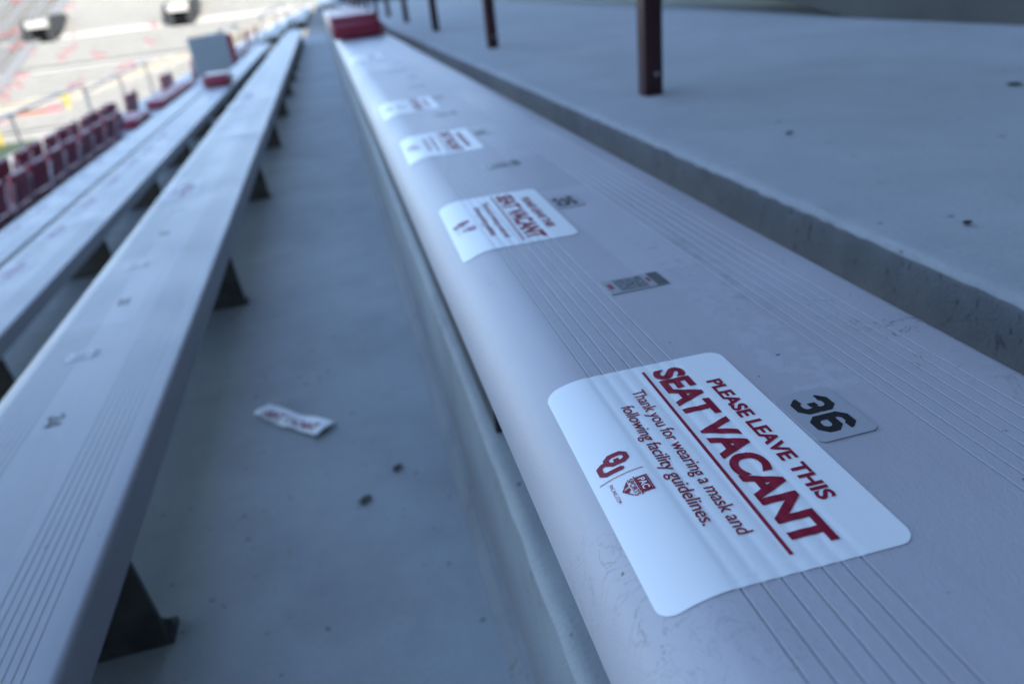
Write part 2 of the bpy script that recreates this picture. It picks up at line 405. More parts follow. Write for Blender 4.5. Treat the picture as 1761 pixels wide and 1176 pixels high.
# ------------------------------------------------------------------ lettering
def text_polys(body, offset=0.0, spacing=1.0):
    cu = bpy.data.curves.new('t', 'FONT'); cu.body = body; cu.offset = offset; cu.resolution_u = 5; cu.space_character = spacing; cu.space_word = 0.98
    o = bpy.data.objects.new('t', cu); COL.objects.link(o)
    dg = bpy.context.evaluated_depsgraph_get(); me = o.evaluated_get(dg).to_mesh()
    vs = [(v.co.x, v.co.y) for v in me.vertices]; fs = [tuple(p.vertices) for p in me.polygons]
    o.evaluated_get(dg).to_mesh_clear()
    bpy.data.objects.remove(o); bpy.data.curves.remove(cu)
    return vs, fs
def put_text(bm, body, u0, u1, v0, v1, offset=0.0, spacing=1.0, cap=None):
    """text scaled so that it spans u0..u1 and its capitals v0..v1"""
    vs, fs = text_polys(body, offset, spacing)
    xs = [p[0] for p in vs]; x0, x1 = min(xs), max(xs)
    cv, _ = text_polys('H', offset); cy0, cy1 = min(p[1] for p in cv), max(p[1] for p in cv)
    V = [bm.verts.new((u0 + (x - x0) / (x1 - x0) * (u1 - u0), v0 + (y - cy0) / (cy1 - cy0) * (v1 - v0), 0)) for x, y in vs]
    for f in fs:
        try: bm.faces.new([V[i] for i in f])
        except ValueError: pass
def put_poly(bm, pts, z=0.0):
    bm.faces.new([bm.verts.new((u, v, z)) for u, v in pts])
def put_stroke(bm, pts, t, closed=False, z=0.0):
    """mitred thick line"""
    n = len(pts); P = [Vector(p) for p in pts]; L, R = [], []
    for i in range(n):
        a = P[i - 1] if (closed or i > 0) else None; b = P[(i + 1) % n] if (closed or i < n - 1) else None
        d1 = (P[i] - a).normalized() if a is not None else (b - P[i]).normalized()
        d2 = (b - P[i]).normalized() if b is not None else d1
        n1 = Vector((-d1.y, d1.x)); n2 = Vector((-d2.y, d2.x)); mm = (n1 + n2).normalized()
        k = t / 2 / max(0.35, mm.dot(n1)); L.append(P[i] + mm * k); R.append(P[i] - mm * k)
    lv = [bm.verts.new((p.x, p.y, z)) for p in L]; rv = [bm.verts.new((p.x, p.y, z)) for p in R]
    for i in range(n if closed else n - 1):
        j = (i + 1) % n; bm.faces.new((lv[i], lv[j], rv[j], rv[i]))
def round_rect(u0, u1, v0, v1, r, n=7):
    out = []
    for cx, cy, s in ((u1 - r, v1 - r, 0), (u0 + r, v1 - r, 90), (u0 + r, v0 + r, 180), (u1 - r, v0 + r, 270)):
        for k in range(n + 1):
            a = rad(s + 90 * k / n); out.append((cx + r * math.cos(a), cy + r * math.sin(a)))
    return out
def drape(bm, place, lift, maxlen=0.0020, groove=0.55, gw=0.0028):
    """carry a flat (u, v) mesh onto the bench top; place(u, v) -> bench x, y"""
    bmesh.ops.triangulate(bm, faces=bm.faces)
    for _ in range(7):
        long = [e for e in bm.edges if e.calc_length() > maxlen]
        if not long: break
        bmesh.ops.subdivide_edges(bm, edges=long, cuts=1)
        bmesh.ops.triangulate(bm, faces=[f for f in bm.faces if len(f.verts) > 3])
    for v in bm.verts:
        x, y = place(v.co.x, v.co.y)
        v.co = Vector((x, y, top_z(x, groove, gw) + lift + v.co.z))

DW, DT = 0.72, 0.22
def digit_strokes(c):
    t = DT; x0, x1, y0, y1, k = t / 2, DW - t / 2, t / 2, 1 - t / 2, 0.13
    return {
        '0': [([(x0 + k, y0), (x1 - k, y0), (x1, y0 + k), (x1, y1 - k), (x1 - k, y1), (x0 + k, y1), (x0, y1 - k), (x0, y0 + k)], True)],
        '1': [([(DW / 2, 0), (DW / 2, 1)], False)],
        '2': [([(x0, .66), (x0, y1 - k), (x0 + k, y1), (x1 - k, y1), (x1, y1 - k), (x1, .58), (x0, .30), (x0, y0), (DW, y0)], False)],
        '3': [([(x0, .735), (x0, y1 - k), (x0 + k, y1), (x1 - k, y1), (x1, y1 - k), (x1, .57), (x1 - .06, .50), (x1, .43), (x1, y0 + k), (x1 - k, y0), (x0 + k, y0), (x0, y0 + k), (x0, .265)], False), ([(x0 + .17, .5), (x1 - .16, .5)], False)],
        '4': [([(x1 - .06, 0), (x1 - .06, y1), (x1 - .12, y1), (x0, .36), (x0, .28), (DW, .28)], False)],
        '5': [([(DW, y1), (x0, y1), (x0, .56), (x1 - k, .56), (x1, .56 - k), (x1, y0 + k), (x1 - k, y0), (x0 + k, y0), (x0, y0 + k), (x0, .30)], False)],
        '6': [([(x1, .73), (x1, y1 - k), (x1 - k, y1), (x0 + k, y1), (x0, y1 - k), (x0, y0 + k), (x0 + k, y0), (x1 - k, y0), (x1, y0 + k), (x1, .54 - k), (x1 - k, .54), (x0 + t / 2, .54)], False)],
        '9': [([(x0, .32), (x0, y0 + k), (x0 + k, y0), (x1 - k, y0), (x1, y0 + k), (x1, y1 - k), (x1 - k, y1), (x0 + k, y1), (x0, y1 - k), (x0, .46 + k), (x0 + k, .46), (x1 - t / 2, .46)], False)],
        '8': [([(x0 + k, y0), (x1 - k, y0), (x1, y0 + k), (x1, y1 - k), (x1 - k, y1), (x0 + k, y1), (x0, y1 - k), (x0, y0 + k)], True), ([(x0 + t / 2, .5), (x1 - t / 2, .5)], False)],
        '7': [([(0, y1), (x1, y1), (x1, .7), (x0 + .12, 0)], False)]}[c]
NUMS = {}
def number_tag(num, row, x, y, label, fine=True, plate=True, rot=0.0):
    """thin plate with two block digits; reads from the aisle in front of the bench"""
    fx, sz, _ = ROWS[row]
    root = empty('number_tag', (fx + x, y, sz)); tag(root, label, 'number tag', 'seat number tags on the benches')
    key = (num, plate)
    if key not in NUMS:
        me = []
        bm = bmesh.new(); put_poly(bm, round_rect(-0.0228, 0.0228, -0.0168, 0.0168, 0.004))
        g = bmesh.ops.extrude_face_region(bm, geom=list(bm.faces))
        for v in [q for q in g['geom'] if isinstance(q, bmesh.types.BMVert)]: v.co.z += 0.0005
        for v in bm.verts: v.co = Vector((v.co.y, -v.co.x, v.co.z + 0.0002))
        bmesh.ops.recalc_face_normals(bm, faces=bm.faces)
        a = bpy.data.meshes.new('plate'); bm.to_mesh(a); bm.free(); a.materials.append(M['tag'])
        bm = bmesh.new(); h = 0.0222; ww = 0.0155
        for i, c in enumerate(num):
            u0 = -0.0166 + i * 0.0178
            for j, (pts, cl) in enumerate(digit_strokes(c)):
                put_stroke(bm, [(u0 + px / DW * ww, -0.0115 + py * h) for px, py in pts], DT * h * 0.97, cl, 0.00002 * j)
        for v in bm.verts: v.co = Vector((v.co.y, -v.co.x, v.co.z + (0.00085 if plate else 0.0004)))
        bmesh.ops.recalc_face_normals(bm, faces=bm.faces)
        b = bpy.data.meshes.new('digits'); bm.to_mesh(b); bm.free(); b.materials.append(M['black_ink'])
        NUMS[key] = (a, b)
    a, b = NUMS[key]
    for nm, me in (('plate', a), ('digits', b)):
        if nm == 'plate' and not plate: continue
        o = bpy.data.objects.new(nm, me); COL.objects.link(o); o.parent = root
    root.rotation_euler = (0, 0, rot)
    return root

# ------------------------------------------------------------------ vacancy sticker (origin: bench front edge, y = sticker centre)
TH_ = 0.0202
def place36(u, v):                                    # u along the reading direction (towards the viewer), v up the plank
    x0, y0 = 0.0820, -0.0030
    return x0 + v * math.cos(TH_) - u * math.sin(TH_), y0 - u * math.cos(TH_) - v * math.sin(TH_)
def UV(x, y):                                         # world x, y (seat plane) -> sticker u, v
    dx, dy = x + 0.1712 - 0.0820, y + 0.0030
    return -dx * math.sin(TH_) - dy * math.cos(TH_), dx * math.cos(TH_) - dy * math.sin(TH_)
def make_sticker():
    root = empty('vacancy_sticker', (ROWS[0][0], 0, 0))
    # sheet: fine grid clipped by the rounded outline
    bm = bmesh.new(); put_poly(bm, round_rect(-0.0900, 0.0900, -0.0545, 0.0590, 0.0085, 8))
    drape(bm, place36, 0.00030, 0.0030)
    for v in bm.verts: v.co.z += 0.0
    g = link('sheet', bm, M['sticker'], root, smooth=60)
    pass
    # lettering
    bm = bmesh.new()
    def line(body, wx0, wy0, wx1, wy1, cap, off, sp=1.0):
        u0, v0 = UV(wx0, wy0); u1, v1 = UV(wx1, wy1); vv = (v0 + v1) / 2
        put_text(bm, body, u0, u1, vv, vv + cap, off, sp)
    line('PLEASE LEAVE THIS', -0.0527, 0.0545, -0.0535, -0.0590, 0.0088, 0.030)
    line('SEAT VACANT', -0.0768, 0.0775, -0.0795, -0.0822, 0.0188, 0.042)
    line('Thank you for wearing a mask and', -0.0963, 0.0612, -0.0985, -0.0662, 0.0073, 0.005, 0.97)
    line('following facility guidelines.', -0.1080, 0.0480, -0.1100, -0.0560, 0.0073, 0.005, 0.97)
    u0, v0 = UV(-0.0812, 0.0790); u1, v1 = UV(-0.0843, -0.0838); vm = (v0 + v1) / 2
    put_poly(bm, [(u0, vm - .0009), (u1, vm - .0009), (u1, vm + .0009), (u0, vm + .0009)])
    drape(bm, place36, 0.00060)
    link('lettering', bm, M['ink'], root)
    # interlocked emblem: a tall octagonal ring with an open letter hooked through it, standing left of the rule
    bm = bmesh.new()
    ou, ov = UV(-0.1396, 0.0112)                      # lower left corner of the emblem
    S = 0.0176
    def E(p): return (ou + 0.0004 + p[0] * S * 0.76, ov + 0.0017 + p[1] * S)
    k = 0.13; t = 0.16 * S
    a0, a1, c0, c1 = 0.08, 0.56, 0.34, 0.92
    put_stroke(bm, [E(p) for p in ((a0 + k, c0), (a1 - k, c0), (a1, c0 + k), (a1, c1 - k), (a1 - k, c1), (a0 + k, c1), (a0, c1 - k), (a0, c0 + k))], t, True)
    put_stroke(bm, [E(p) for p in ((0.37, 0.70), (0.37, 0.53))], 0.095 * S)
    put_stroke(bm, [E(p) for p in ((0.37, 0.30), (0.37, 0.18), (0.46, 0.07), (0.80, 0.07), (0.92, 0.18), (0.92, 0.66))], t, False)
    put_stroke(bm, [E(p) for p in ((0.86, 0.685), (0.98, 0.685))], 0.05 * S)
    # thin rule
    r0 = UV(-0.1176, -0.0062); r1 = UV(-0.1405, -0.0068); um = (r0[0] + r1[0]) / 2
    put_poly(bm, [(um - .0002, r1[1]), (um + .0002, r1[1]), (um + .0002, r0[1]), (um - .0002, r0[1])])
    drape(bm, place36, 0.00060)
    link('emblem', bm, M['ink'], root)
    # little shield: solid head, banner, pointed foot, web line beneath
    pu, pv = UV(-0.1325, -0.0112)                     # left / foot level
    def S2(a, b): return (pu + a * 0.0136, pv + b * 0.0146)
    bm = bmesh.new()
    put_stroke(bm, [S2(*p) for p in ((.10, .56), (.10, .96), (.90, .96), (.90, .56))], 0.0007)
    put_poly(bm, [S2(*p) for p in ((.14, .56), (.86, .56), (.86, .92), (.14, .92))])
    put_stroke(bm, [S2(*p) for p in ((0, .53), (1, .53))], 0.0007)
    put_stroke(bm, [S2(*p) for p in ((.12, .26), (.5, .0), (.88, .26))], 0.0006)
    put_poly(bm, [S2(*p) for p in ((.14, .25), (.42, .06), (.34, .25))]); put_poly(bm, [S2(*p) for p in ((.5, .04), (.66, .14), (.58, .25), (.44, .25))])
    put_text(bm, 'SPORTS', *(S2(.04, 0)[0], S2(.96, 0)[0], S2(0, .29)[1], S2(0, .48)[1]), 0.02)
    put_text(bm, 'PAC-INC.COM', S2(-.12, 0)[0], S2(.92, 0)[0], S2(0, -.30)[1], S2(0, -.18)[1], 0.0)
    drape(bm, place36, 0.00060)
    sh = link('shield', bm, M['ink'], root)
    bm = bmesh.new()
    put_text(bm, 'PAC', *(S2(.20, 0)[0], S2(.80, 0)[0], S2(0, .62)[1], S2(0, .86)[1]), 0.02)
    drape(bm, place36, 0.00072)
    link('shield_letters', bm, M['sticker'], sh)
    return root
STK = 'vacancy stickers stuck to the benches'
st36 = make_sticker(); tag(st36, 'large sharp white vacancy sticker left of the number 36 tag', 'sticker', STK)
PITCH = 0.457
def more_sticker(row, dx, y, label, rot=0.0):
    s = copy_tree(st36); s.location = (ROWS[row][0] + dx, y, ROWS[row][1] + (0.0002 if dx == 0 else 0.0004)); s['label'] = label
    s.rotation_euler = (0, 0, rot)
    if row > 0:                                           # the lower rows' stickers get a greyer white and a paler ink
        for ch in list(s.children) + [g for c in s.children for g in c.children]:
            sl_ = ch.material_slots[0]; old = sl_.material; sl_.link = 'OBJECT'
            sl_.material = M['sticker_greyer'] if old == M['sticker'] else M['ink_pale']
    return s
more_sticker(0, 0.0, 0.437, 'white vacancy sticker left of the number 35 tag on the nearest bench', 0.004)
more_sticker(0, 0.0, 0.874, 'blurred vacancy sticker third along the nearest bench, left of the 34 tag', 0.0)
more_sticker(0, 0.0, 1.306, 'faint vacancy sticker fourth along the nearest bench, by a torn patch', 0.01)
more_sticker(0, -0.004, 2.66, 'farthest vacancy sticker on the nearest bench, before the crimson folded seat')

number_tag('36', 0, 0.1592, 0.0002, 'sharp metal seat tag numbered 36 on the nearest bench')
number_tag('35', 0, 0.1585, 0.452, 'blurred metal seat tag numbered 35 on the nearest bench')
number_tag('34', 0, 0.1575, 0.905, 'blurred seat tag numbered 34, third along the nearest bench')
number_tag('33', 0, 0.1580, 1.366, 'faint seat tag numbered 33 beyond the third sticker of the nearest bench')
number_tag('32', 0, 0.1580, 1.828, 'faint seat tag numbered 32 on the nearest bench before the folded seat')
number_tag('31', 0, 0.1580, 2.285, 'very faint seat tag numbered 31 well along the nearest bench')
number_tag('30', 0, 0.1580, 2.742, 'very faint seat tag numbered 30 near the crimson folded seat')
number_tag('29', 0, 0.1580, 3.199, 'last visible seat tag, numbered 29, before the crimson folded seat')

STRIP = None
def seat_strip(row, x, y, label, rot=0.0):
    global STRIP
    if STRIP is None:
        root = empty('tag_strip')
        bm = boxbm(-0.024, 0.024, -0.0135, 0.0135, 0.0002, 0.0007); link('plate', bm, M['strip'], root)
        bm = bmesh.new(); add_box(bm, -0.0145, 0.0085, -0.011, 0.011, 0.0007, 0.00082); link('print', bm, M['strip_print'], root)
        bm = bmesh.new(); add_box(bm, 0.0145, 0.0235, -0.0128, 0.0128, 0.0007, 0.00082); link('border', bm, M['border'], root)
        bm = bmesh.new(); add_box(bm, -0.0215, -0.0175, -0.004, 0.006, 0.0007, 0.00082); link('mark', bm, M['ink_pale'], root)
        link('mark', boxbm(0.0105, 0.0135, -0.003, 0.005, 0.0007, 0.00082), M['ink_pale'], root); STRIP = root; r = root
    else: r = copy_tree(STRIP)
    r.location = (ROWS[row][0] + x, y, ROWS[row][1]); r.rotation_euler = (0, 0, rot)
    tag(r, label, 'label strip', 'small silver label strips between seat numbers')
    return r
seat_strip(0, 0.1387, 0.210, 'silver label strip with dark print between the 36 and 35 tags', 0.01)
seat_strip(0, 0.1365, 0.663, 'silver label strip between the 35 and 34 tags')
seat_strip(0, 0.1340, 1.136, 'blurred silver label strip between the 34 and 33 tags')
seat_strip(0, 0.1360, 1.597, 'faint silver label strip beyond the 33 tag of the nearest bench')
seat_strip(0, 0.1360, 2.054, 'faint silver label strip beyond the 32 tag of the nearest bench')
seat_strip(0, 0.1360, 2.511, 'very faint silver label strip beyond the 31 tag of the nearest bench')
# second bench down
for num, x, y, lab in (('34', 0.1400, 0.691, 'loose black number 34 on the second bench, nearest the corner'), ('33', 0.1330, 1.134, 'black number 33, second along the second bench'), ('32', 0.1270, 1.590, 'black number 32, third along the second bench'), ('31', 0.1270, 2.047, 'black number 31 beside the sticker of the second bench')):
    number_tag(num, 1, x, y, lab, plate=False, rot=0.05)
for x, y, lab in ((0.119, 0.905, 'dark label strip on the second bench just past the spill'), (0.110, 1.355, 'dark label strip midway along the clear patch of the second bench'), (0.112, 1.815, 'dark label strip before the sticker of the second bench'), (0.112, 2.27, 'dark label strip past the sticker of the second bench')):
    seat_strip(1, x, y, lab)
more_sticker(1, 0.004, 2.055, 'lone pale vacancy sticker on the second bench')
more_sticker(1, 0.004, 4.34, 'far pale vacancy sticker near the joint of the second bench')
words = ['first', 'second', 'third', 'fourth', 'fifth', 'sixth', 'seventh', 'eighth']
for k in range(7):
    more_sticker(2, 0.006, 2.41 + k * PITCH, words[k] + ' vacancy sticker from the left picture edge on the third bench')
    if k < 5: seat_strip(2, 0.118, 2.63 + k * PITCH, words[k] + ' label strip from the left picture edge on the third bench')
for k in range(7):
    more_sticker(3, 0.006, 4.19 + k * PITCH, words[k] + ' vacancy sticker from the left picture edge on the fourth bench')

# ------------------------------------------------------------------ litter
root = empty('torn_sticker', (-0.4196, 0.8940, -0.4505), 0)
bm = bmesh.new()
d = Vector((0.1157, -0.1167)).normalized(); nn = Vector((-d.y, d.x))
def FS(a, b, z=0.0): q = d * a + nn * b; return (q.x, q.y, z)
nu, nv = 14, 5
grid = [[bm.verts.new(FS(-0.084 + 0.168 * i / nu + (0.004 * math.sin(i * 2.1) if j in (0, nv) else 0) * 0, -0.021 + 0.042 * j / nv + (0.0015 * math.sin(i * 1.7 + j) if j == 0 else 0) + 0.0008 * (i - 7) * (j - 2) * 0.2,
        0.003 + 0.006 * (abs(i - nu / 2) / (nu / 2)) ** 2 + 0.002 * math.sin(i * 0.9 + j))) for j in range(nv + 1)] for i in range(nu + 1)]
for i in range(nu):
    for j in range(nv): bm.faces.new((grid[i][j], grid[i + 1][j], grid[i + 1][j + 1], grid[i][j + 1]))
o = link('paper', bm, M['paper'], root, smooth=60); s_ = o.modifiers.new('thickness', 'SOLIDIFY'); s_.thickness = 0.0002
bm = bmesh.new(); put_text(bm, 'SEAT VACANT', -0.068, 0.066, -0.014, 0.006, 0.03)
bmesh.ops.triangulate(bm, faces=bm.faces)
for v in bm.verts:
    i = (v.co.x + 0.084) / 0.168 * nu; j = (v.co.y + 0.021) / 0.042 * nv
    z = 0.003 + 0.006 * (abs(i - nu / 2) / (nu / 2)) ** 2 + 0.002 * math.sin(i * 0.9 + j) + 0.0007
    v.co = Vector(FS(v.co.x, v.co.y, z))
link('lettering', bm, M['ink'], root)
tag(root, 'torn strip of vacancy sticker lying on the aisle floor', 'torn sticker')

def leaf(x, y, z, s, label, rz):
    bm = bmesh.new(); r = random.Random(int(x * 1000) + 7)
    n = 9; ring = [bm.verts.new((s * (1 + 0.3 * r.uniform(-1, 1)) * math.cos(2 * math.pi * k / n), s * 0.55 * (1 + 0.4 * r.uniform(-1, 1)) * math.sin(2 * math.pi * k / n), 0.002 + r.random() * s * 0.35)) for k in range(n)]
    c = bm.verts.new((0, 0, s * 0.4)); b = bm.verts.new((0, 0, 0.0))
    for k in range(n): bm.faces.new((ring[k], ring[(k + 1) % n], c)); bm.faces.new((ring[(k + 1) % n], ring[k], b))
    o = link('debris_scrap', bm, M['leaf'], loc=(x, y, z)); o.rotation_euler = (0, 0, rz)
    tag(o, label, 'scrap', 'dark scraps of debris on the concrete')
leaf(-0.308, 0.618, -0.4515, 0.0125, 'dark scrap on the aisle floor below the torn sticker', 0.6)
leaf(-0.252, 0.679, -0.4515, 0.0095, 'smaller brown scrap on the aisle floor nearer the kerb', 0.4)
leaf(0.454, 0.7565, -0.0495, 0.008, 'small dark scrap on the walkway right of the front post', 0.2)
leaf(0.361, 0.2978, -0.0495, 0.006, 'tiny dark scrap on the walkway near its broken edge', 0.1)
leaf(0.945, 0.8256, -0.0495, 0.014, 'dark scrap on the walkway at the right picture edge', -0.3)

# ------------------------------------------------------------------ guard railing on the walkway
rail = empty('guard_railing', (0.452, 0, LIPZ)); tag(rail, 'maroon steel railing of square posts along the walkway', 'railing')
PY0, PSP = 1.292, 1.637
for k in range(16):
    y = PY0 + k * PSP
    p = link('post', boxbm(-0.021, 0.021, y - 0.021, y + 0.021, -0.004, 1.05, bev=0.003), M['maroon'], rail, smooth=40)
    if k < 3:
        bm = bmesh.new(); bmesh.ops.create_cone(bm, cap_ends=True, segments=8, radius1=0.0055, radius2=0.0045, depth=0.005)
        for v in bm.verts: v.co = Vector((v.co.x + 0.004, y - 0.0235 + v.co.z, 0.045 + v.co.y))
        link('bolt', bm, M['bolt'], p)
for z in (0.55, 1.05):
    link('rail_bar', boxbm(-0.02, 0.02, PY0 - 0.8, PY0 + 15 * PSP + 0.3, z + 0.0005, z + 0.04, bev=0.003), M['maroon'], rail, smooth=40)

# ------------------------------------------------------------------ walkway back walls
def wallobj(name, bm, m_, label, cat='wall'):
    o = link(name, bm, m_); tag(o, label, cat); return o
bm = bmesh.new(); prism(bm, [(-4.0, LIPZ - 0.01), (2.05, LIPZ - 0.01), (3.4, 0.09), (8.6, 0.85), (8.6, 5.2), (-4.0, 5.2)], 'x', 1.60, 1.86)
wb = wallobj('back_wall', bm, M['darkwall'], 'dark wall at the back of the walkway, top right')
bm = bmesh.new(); prism(bm, [(-4.0, LIPZ - 0.012), (60.0, LIPZ - 0.012), (60.0, 1.35), (-4.0, 1.35)], 'x', 1.865, 2.1)
wallobj('parapet_wall', bm, M['wall'], 'paler low concrete wall behind the walkway and its posts')

# upper deck building: stands behind the walkway and keeps this part of the stand in the shade
ud = empty('upper_deck', (0, 0, 0)); tag(ud, 'tall concrete upper deck building standing behind the walkway', 'building')
link('facade', boxbm(3.2, 16.0, -70.0, 13.5, -0.3, 24.0), M['wall'], ud)
bm = bmesh.new()
for i in range(9): add_box(bm, 3.10, 3.198, -60 + i * 8, -54.5 + i * 8, 2.2, 5.0)
link('window_band', bm, M['dark'], ud)
link('roof_slab', boxbm(2.6, 17.0, -71.0, 14.0, 24.003, 25.0), M['wall'], ud)
link('added_overhang', boxbm(-7.5, 3.195, -70.0, -1.6, 3.6, 4.3), M['wall'], ud)  # unseen slab added to block the sky above and behind the camera
bm = bmesh.new()
for i in range(6): prism(bm, [(-7.3, 3.25), (3.19, 2.6), (3.19, 3.598), (-7.3, 3.598)], 'y', -3.2 - i * 6.0, -2.7 - i * 6.0)
link('added_overhang_beam', bm, M['wall'], ud)  # ribs under the added slab, out of view as well
link('added_shade_pier', boxbm(-4.6, -2.2, -3.6, -2.2, -3.0, 3.598), M['wall'], ud)  # unseen column added to shade the lower left benches and floor
link('added_sky_block_wall', boxbm(-7.4, 3.19, -9.0, -8.7, -6.0, 3.599), M['wall'], ud)  # unseen wall added behind the camera to keep out low sky light

# the stand on the other side of the field
ws = empty('side_grandstand', (-100.0, -60.0, -10.0)); tag(ws, 'long stand on the far side of the playing field, left of the picture', 'grandstand')
bm = bmesh.new()
for k in range(20): prism(bm, [(-2.0 * k, 0.9 * k - 3.0), (-2.0 * (k + 1), 0.9 * k - 3.0), (-2.0 * (k + 1), 0.9 * k), (-2.0 * k, 0.9 * k)], 'y', 0, 150)
link('terrace', bm, M['standc'], ws)
link('back_wall', boxbm(-41.0, -40.002, 0, 150, -2, 24), M['wall'], ws)

# ------------------------------------------------------------------ crimson folded seats and maroon chairback seats
def pad(x0, x1, y0, y1, z0, z1, bev): 
    bm = boxbm(x0, x1, y0, y1, z0, z1, bev=bev); return bm
def folded_seat(row, x, y, label, sc=1.0, rz=0.0, vm='vinyl', grp='crimson folded seats clipped to the benches'):
    r = empty('folded_seat', (ROWS[row][0] + x, y, ROWS[row][1]), rz)
    link('seat_pad', pad(0, 0.262 * sc, 0, 0.43, 0.006, 0.088, 0.026), M[vm], r, smooth=50)
    link('back_pad', pad(0.004, 0.256 * sc, 0.022, 0.425, 0.074, 0.116, 0.020), M[vm], r, smooth=50)
    bm = bmesh.new()
    tube(bm, [(0.266 * sc, 0.02, 0.012), (0.275 * sc, 0.02, 0.05), (0.272 * sc, 0.40, 0.05), (0.266 * sc, 0.40, 0.012)], 0.007, 8)
    link('hinge_frame', bm, M['vinyl_dark'], r, smooth=50)
    tag(r, label, 'folded seat', grp)
    return r
folded_seat(0, -0.016, 3.86, 'thick crimson padded seat folded flat at the far end of the nearest bench', 1.0, rz=-0.03)
for k, wd in enumerate(('second', 'third', 'fourth', 'fifth')):
    folded_seat(0, -0.014, 4.32 + k * PITCH, '%s crimson folded seat of the run along the nearest bench' % wd, 1.0, rz=0.01)
folded_seat(2, 0.0, 8.05, 'small crimson padded seat folded on the third bench')

fs = folded_seat(4, 0.0, 9.75, 'dark maroon seat folded flat on the fifth bench, first after the upright ones', 1.0, 0.0, 'vinyl_dark', 'dark maroon folded seats on the fifth bench')
for k, (y, wd) in enumerate(((10.2, 'second'), (11.6, 'third'), (12.05, 'fourth'), (12.5, 'fifth'), (12.95, 'sixth'), (13.4, 'seventh'), (13.85, 'eighth'))):
    c = copy_tree(fs); c.location.y = y; c['label'] = 'dark maroon seat folded flat on the fifth bench, %s after the upright ones' % wd
CH = None
def chairback(row, x, y, h, label, group):
    global CH
    if CH is None or CH[0] != h:
        r = empty('chairback_seat')
        link('seat_pad', pad(-0.04, 0.25, -0.20, 0.20, 0.004, 0.055, 0.018), M['vinyl_dark'], r, smooth=50)
        bm = pad(0.205, 0.265, -0.170, 0.170, 0.07, h, 0.028)
        for v in bm.verts: v.co.x += (v.co.z - 0.07) * 0.18 + 0.5 * v.co.y ** 2
        link('back_pad', bm, M['vinyl_dark'], r, smooth=50)
        for s in (-1, 1):
            bm = bmesh.new(); q = s * 0.216
            tube(bm, [(-0.02, q, 0.02), (0.25, q, 0.03), (0.272 + (h - 0.1) * 0.18, q, h - 0.06)], 0.012, 8)
            link('side_frame', bm, M['chair_tube'], r, smooth=50)
        CH = (h, r); c = r
    else: c = copy_tree(CH[1])
    c.location = (ROWS[row][0] + x + random.uniform(-0.015, 0.015), y + random.uniform(-0.02, 0.02), ROWS[row][1]); c.rotation_euler = (0, 0, random.uniform(-0.09, 0.09))
    tag(c, label, 'chairback seat', group)
    return c
for k in range(13):
    chairback(4, -0.03, 3.6 + k * 0.455, 0.30, 'maroon padded chairback seat in the nearer row, %s along from the left' % (['first','second','third','fourth','fifth','sixth','seventh','eighth','ninth','tenth','eleventh','twelfth','thirteenth'][k]), 'maroon chairback seats of the nearer row')
ys6 = [5.6 + k * 0.455 for k in range(14)]
for k, y in enumerate(ys6):
    chairback(5, -0.03, y, 0.44, 'taller maroon chairback seat in the lower row, %s along from the left' % (['first','second','third','fourth','fifth','sixth','seventh','eighth','ninth','tenth','eleventh','twelfth','thirteenth','fourteenth'][k]), 'maroon chairback seats of the lower row')
for y, lab in ((12.55, 'single dark chairback seat just past the bent handrail'), (12.95, 'second dark chairback seat past the bent handrail'), (15.6, 'dark chairback seat left of the blue grey panel'), (16.05, 'dark chairback seat close beside the blue grey panel')):
    chairback(5, -0.03, y, 0.44, lab, 'dark chairback seats scattered beyond the rail')
for y, lab in ((17.6, 'dark chairback seat right of the blue grey panel'), (19.3, 'farthest dark chairback seat, by the stair aisle')):
    chairback(4, -0.03, y if y < 16.9 else y - 2.6, 0.44, lab, 'dark chairback seats scattered beyond the rail')

for x, y, z, lab in ((-2.30, 19.6, -0.75, 'dark maroon chairback seat in the sunlit section, nearer the panel'), (-2.30, 22.5, -0.75, 'dark maroon chairback seat in the sunlit section, farther along its bench')):
    c = copy_tree(CH[1]); c.location = (x, y, z); tag(c, lab, 'chairback seat', 'dark chairback seats scattered beyond the rail')
sg = empty('panel_board', (-2.12, 13.6, -0.75), rad(-58)); tag(sg, 'blue grey square panel standing at the end of the fourth bench', 'panel')
link('board', boxbm(-0.02, 0.02, -0.34, 0.34, 0.0, 0.58, bev=0.01), M['panel'], sg)
link('edge_post', boxbm(-0.03, 0.03, 0.345, 0.44, 0.04, 0.56, bev=0.01), M['vinyl_dark'], sg)
for q in (-0.25, 0.25): link('leg', boxbm(-0.012, 0.012, q - 0.012, q + 0.012, -0.2, -0.001), M['tube'], sg)

def handrail(label, pts, legs, r=0.017):
    o = empty('handrail', (0, 0, 0)); tag(o, label, 'handrail', 'grey tube handrails of the stand')
    bm = bmesh.new(); tube(bm, pts, r, 10); link('rail_tube', bm, M['tube'], o, smooth=50)
    for (x, y, z0, z1) in legs:
        bm = bmesh.new(); tube(bm, [(x, y, z0), (x, y, z1)], r * 0.95, 10); link('leg', bm, M['tube'], o, smooth=50)
def curve(pts, n=6):
    out = [Vector(pts[0])]
    for i in range(1, len(pts) - 1):
        a, b, c = Vector(pts[i - 1]), Vector(pts[i]), Vector(pts[i + 1]); r = min(0.12, (b - a).length / 2, (c - b).length / 2)
        p = b + (a - b).normalized() * r; q = b + (c - b).normalized() * r
        for k in range(n + 1):
            t = k / n; out.append(p * (1 - t) ** 2 + b * 2 * t * (1 - t) + q * t * t)
    return out + [Vector(pts[-1])]
handrail('bent grey tube handrail above the lower maroon seats', curve([(-3.66, 11.5, -1.45), (-3.62, 11.5, -0.62), (-3.62, 15.6, -0.55), (-3.62, 15.6, -1.4)]), [(-3.62, 13.5, -1.45, -0.6)])
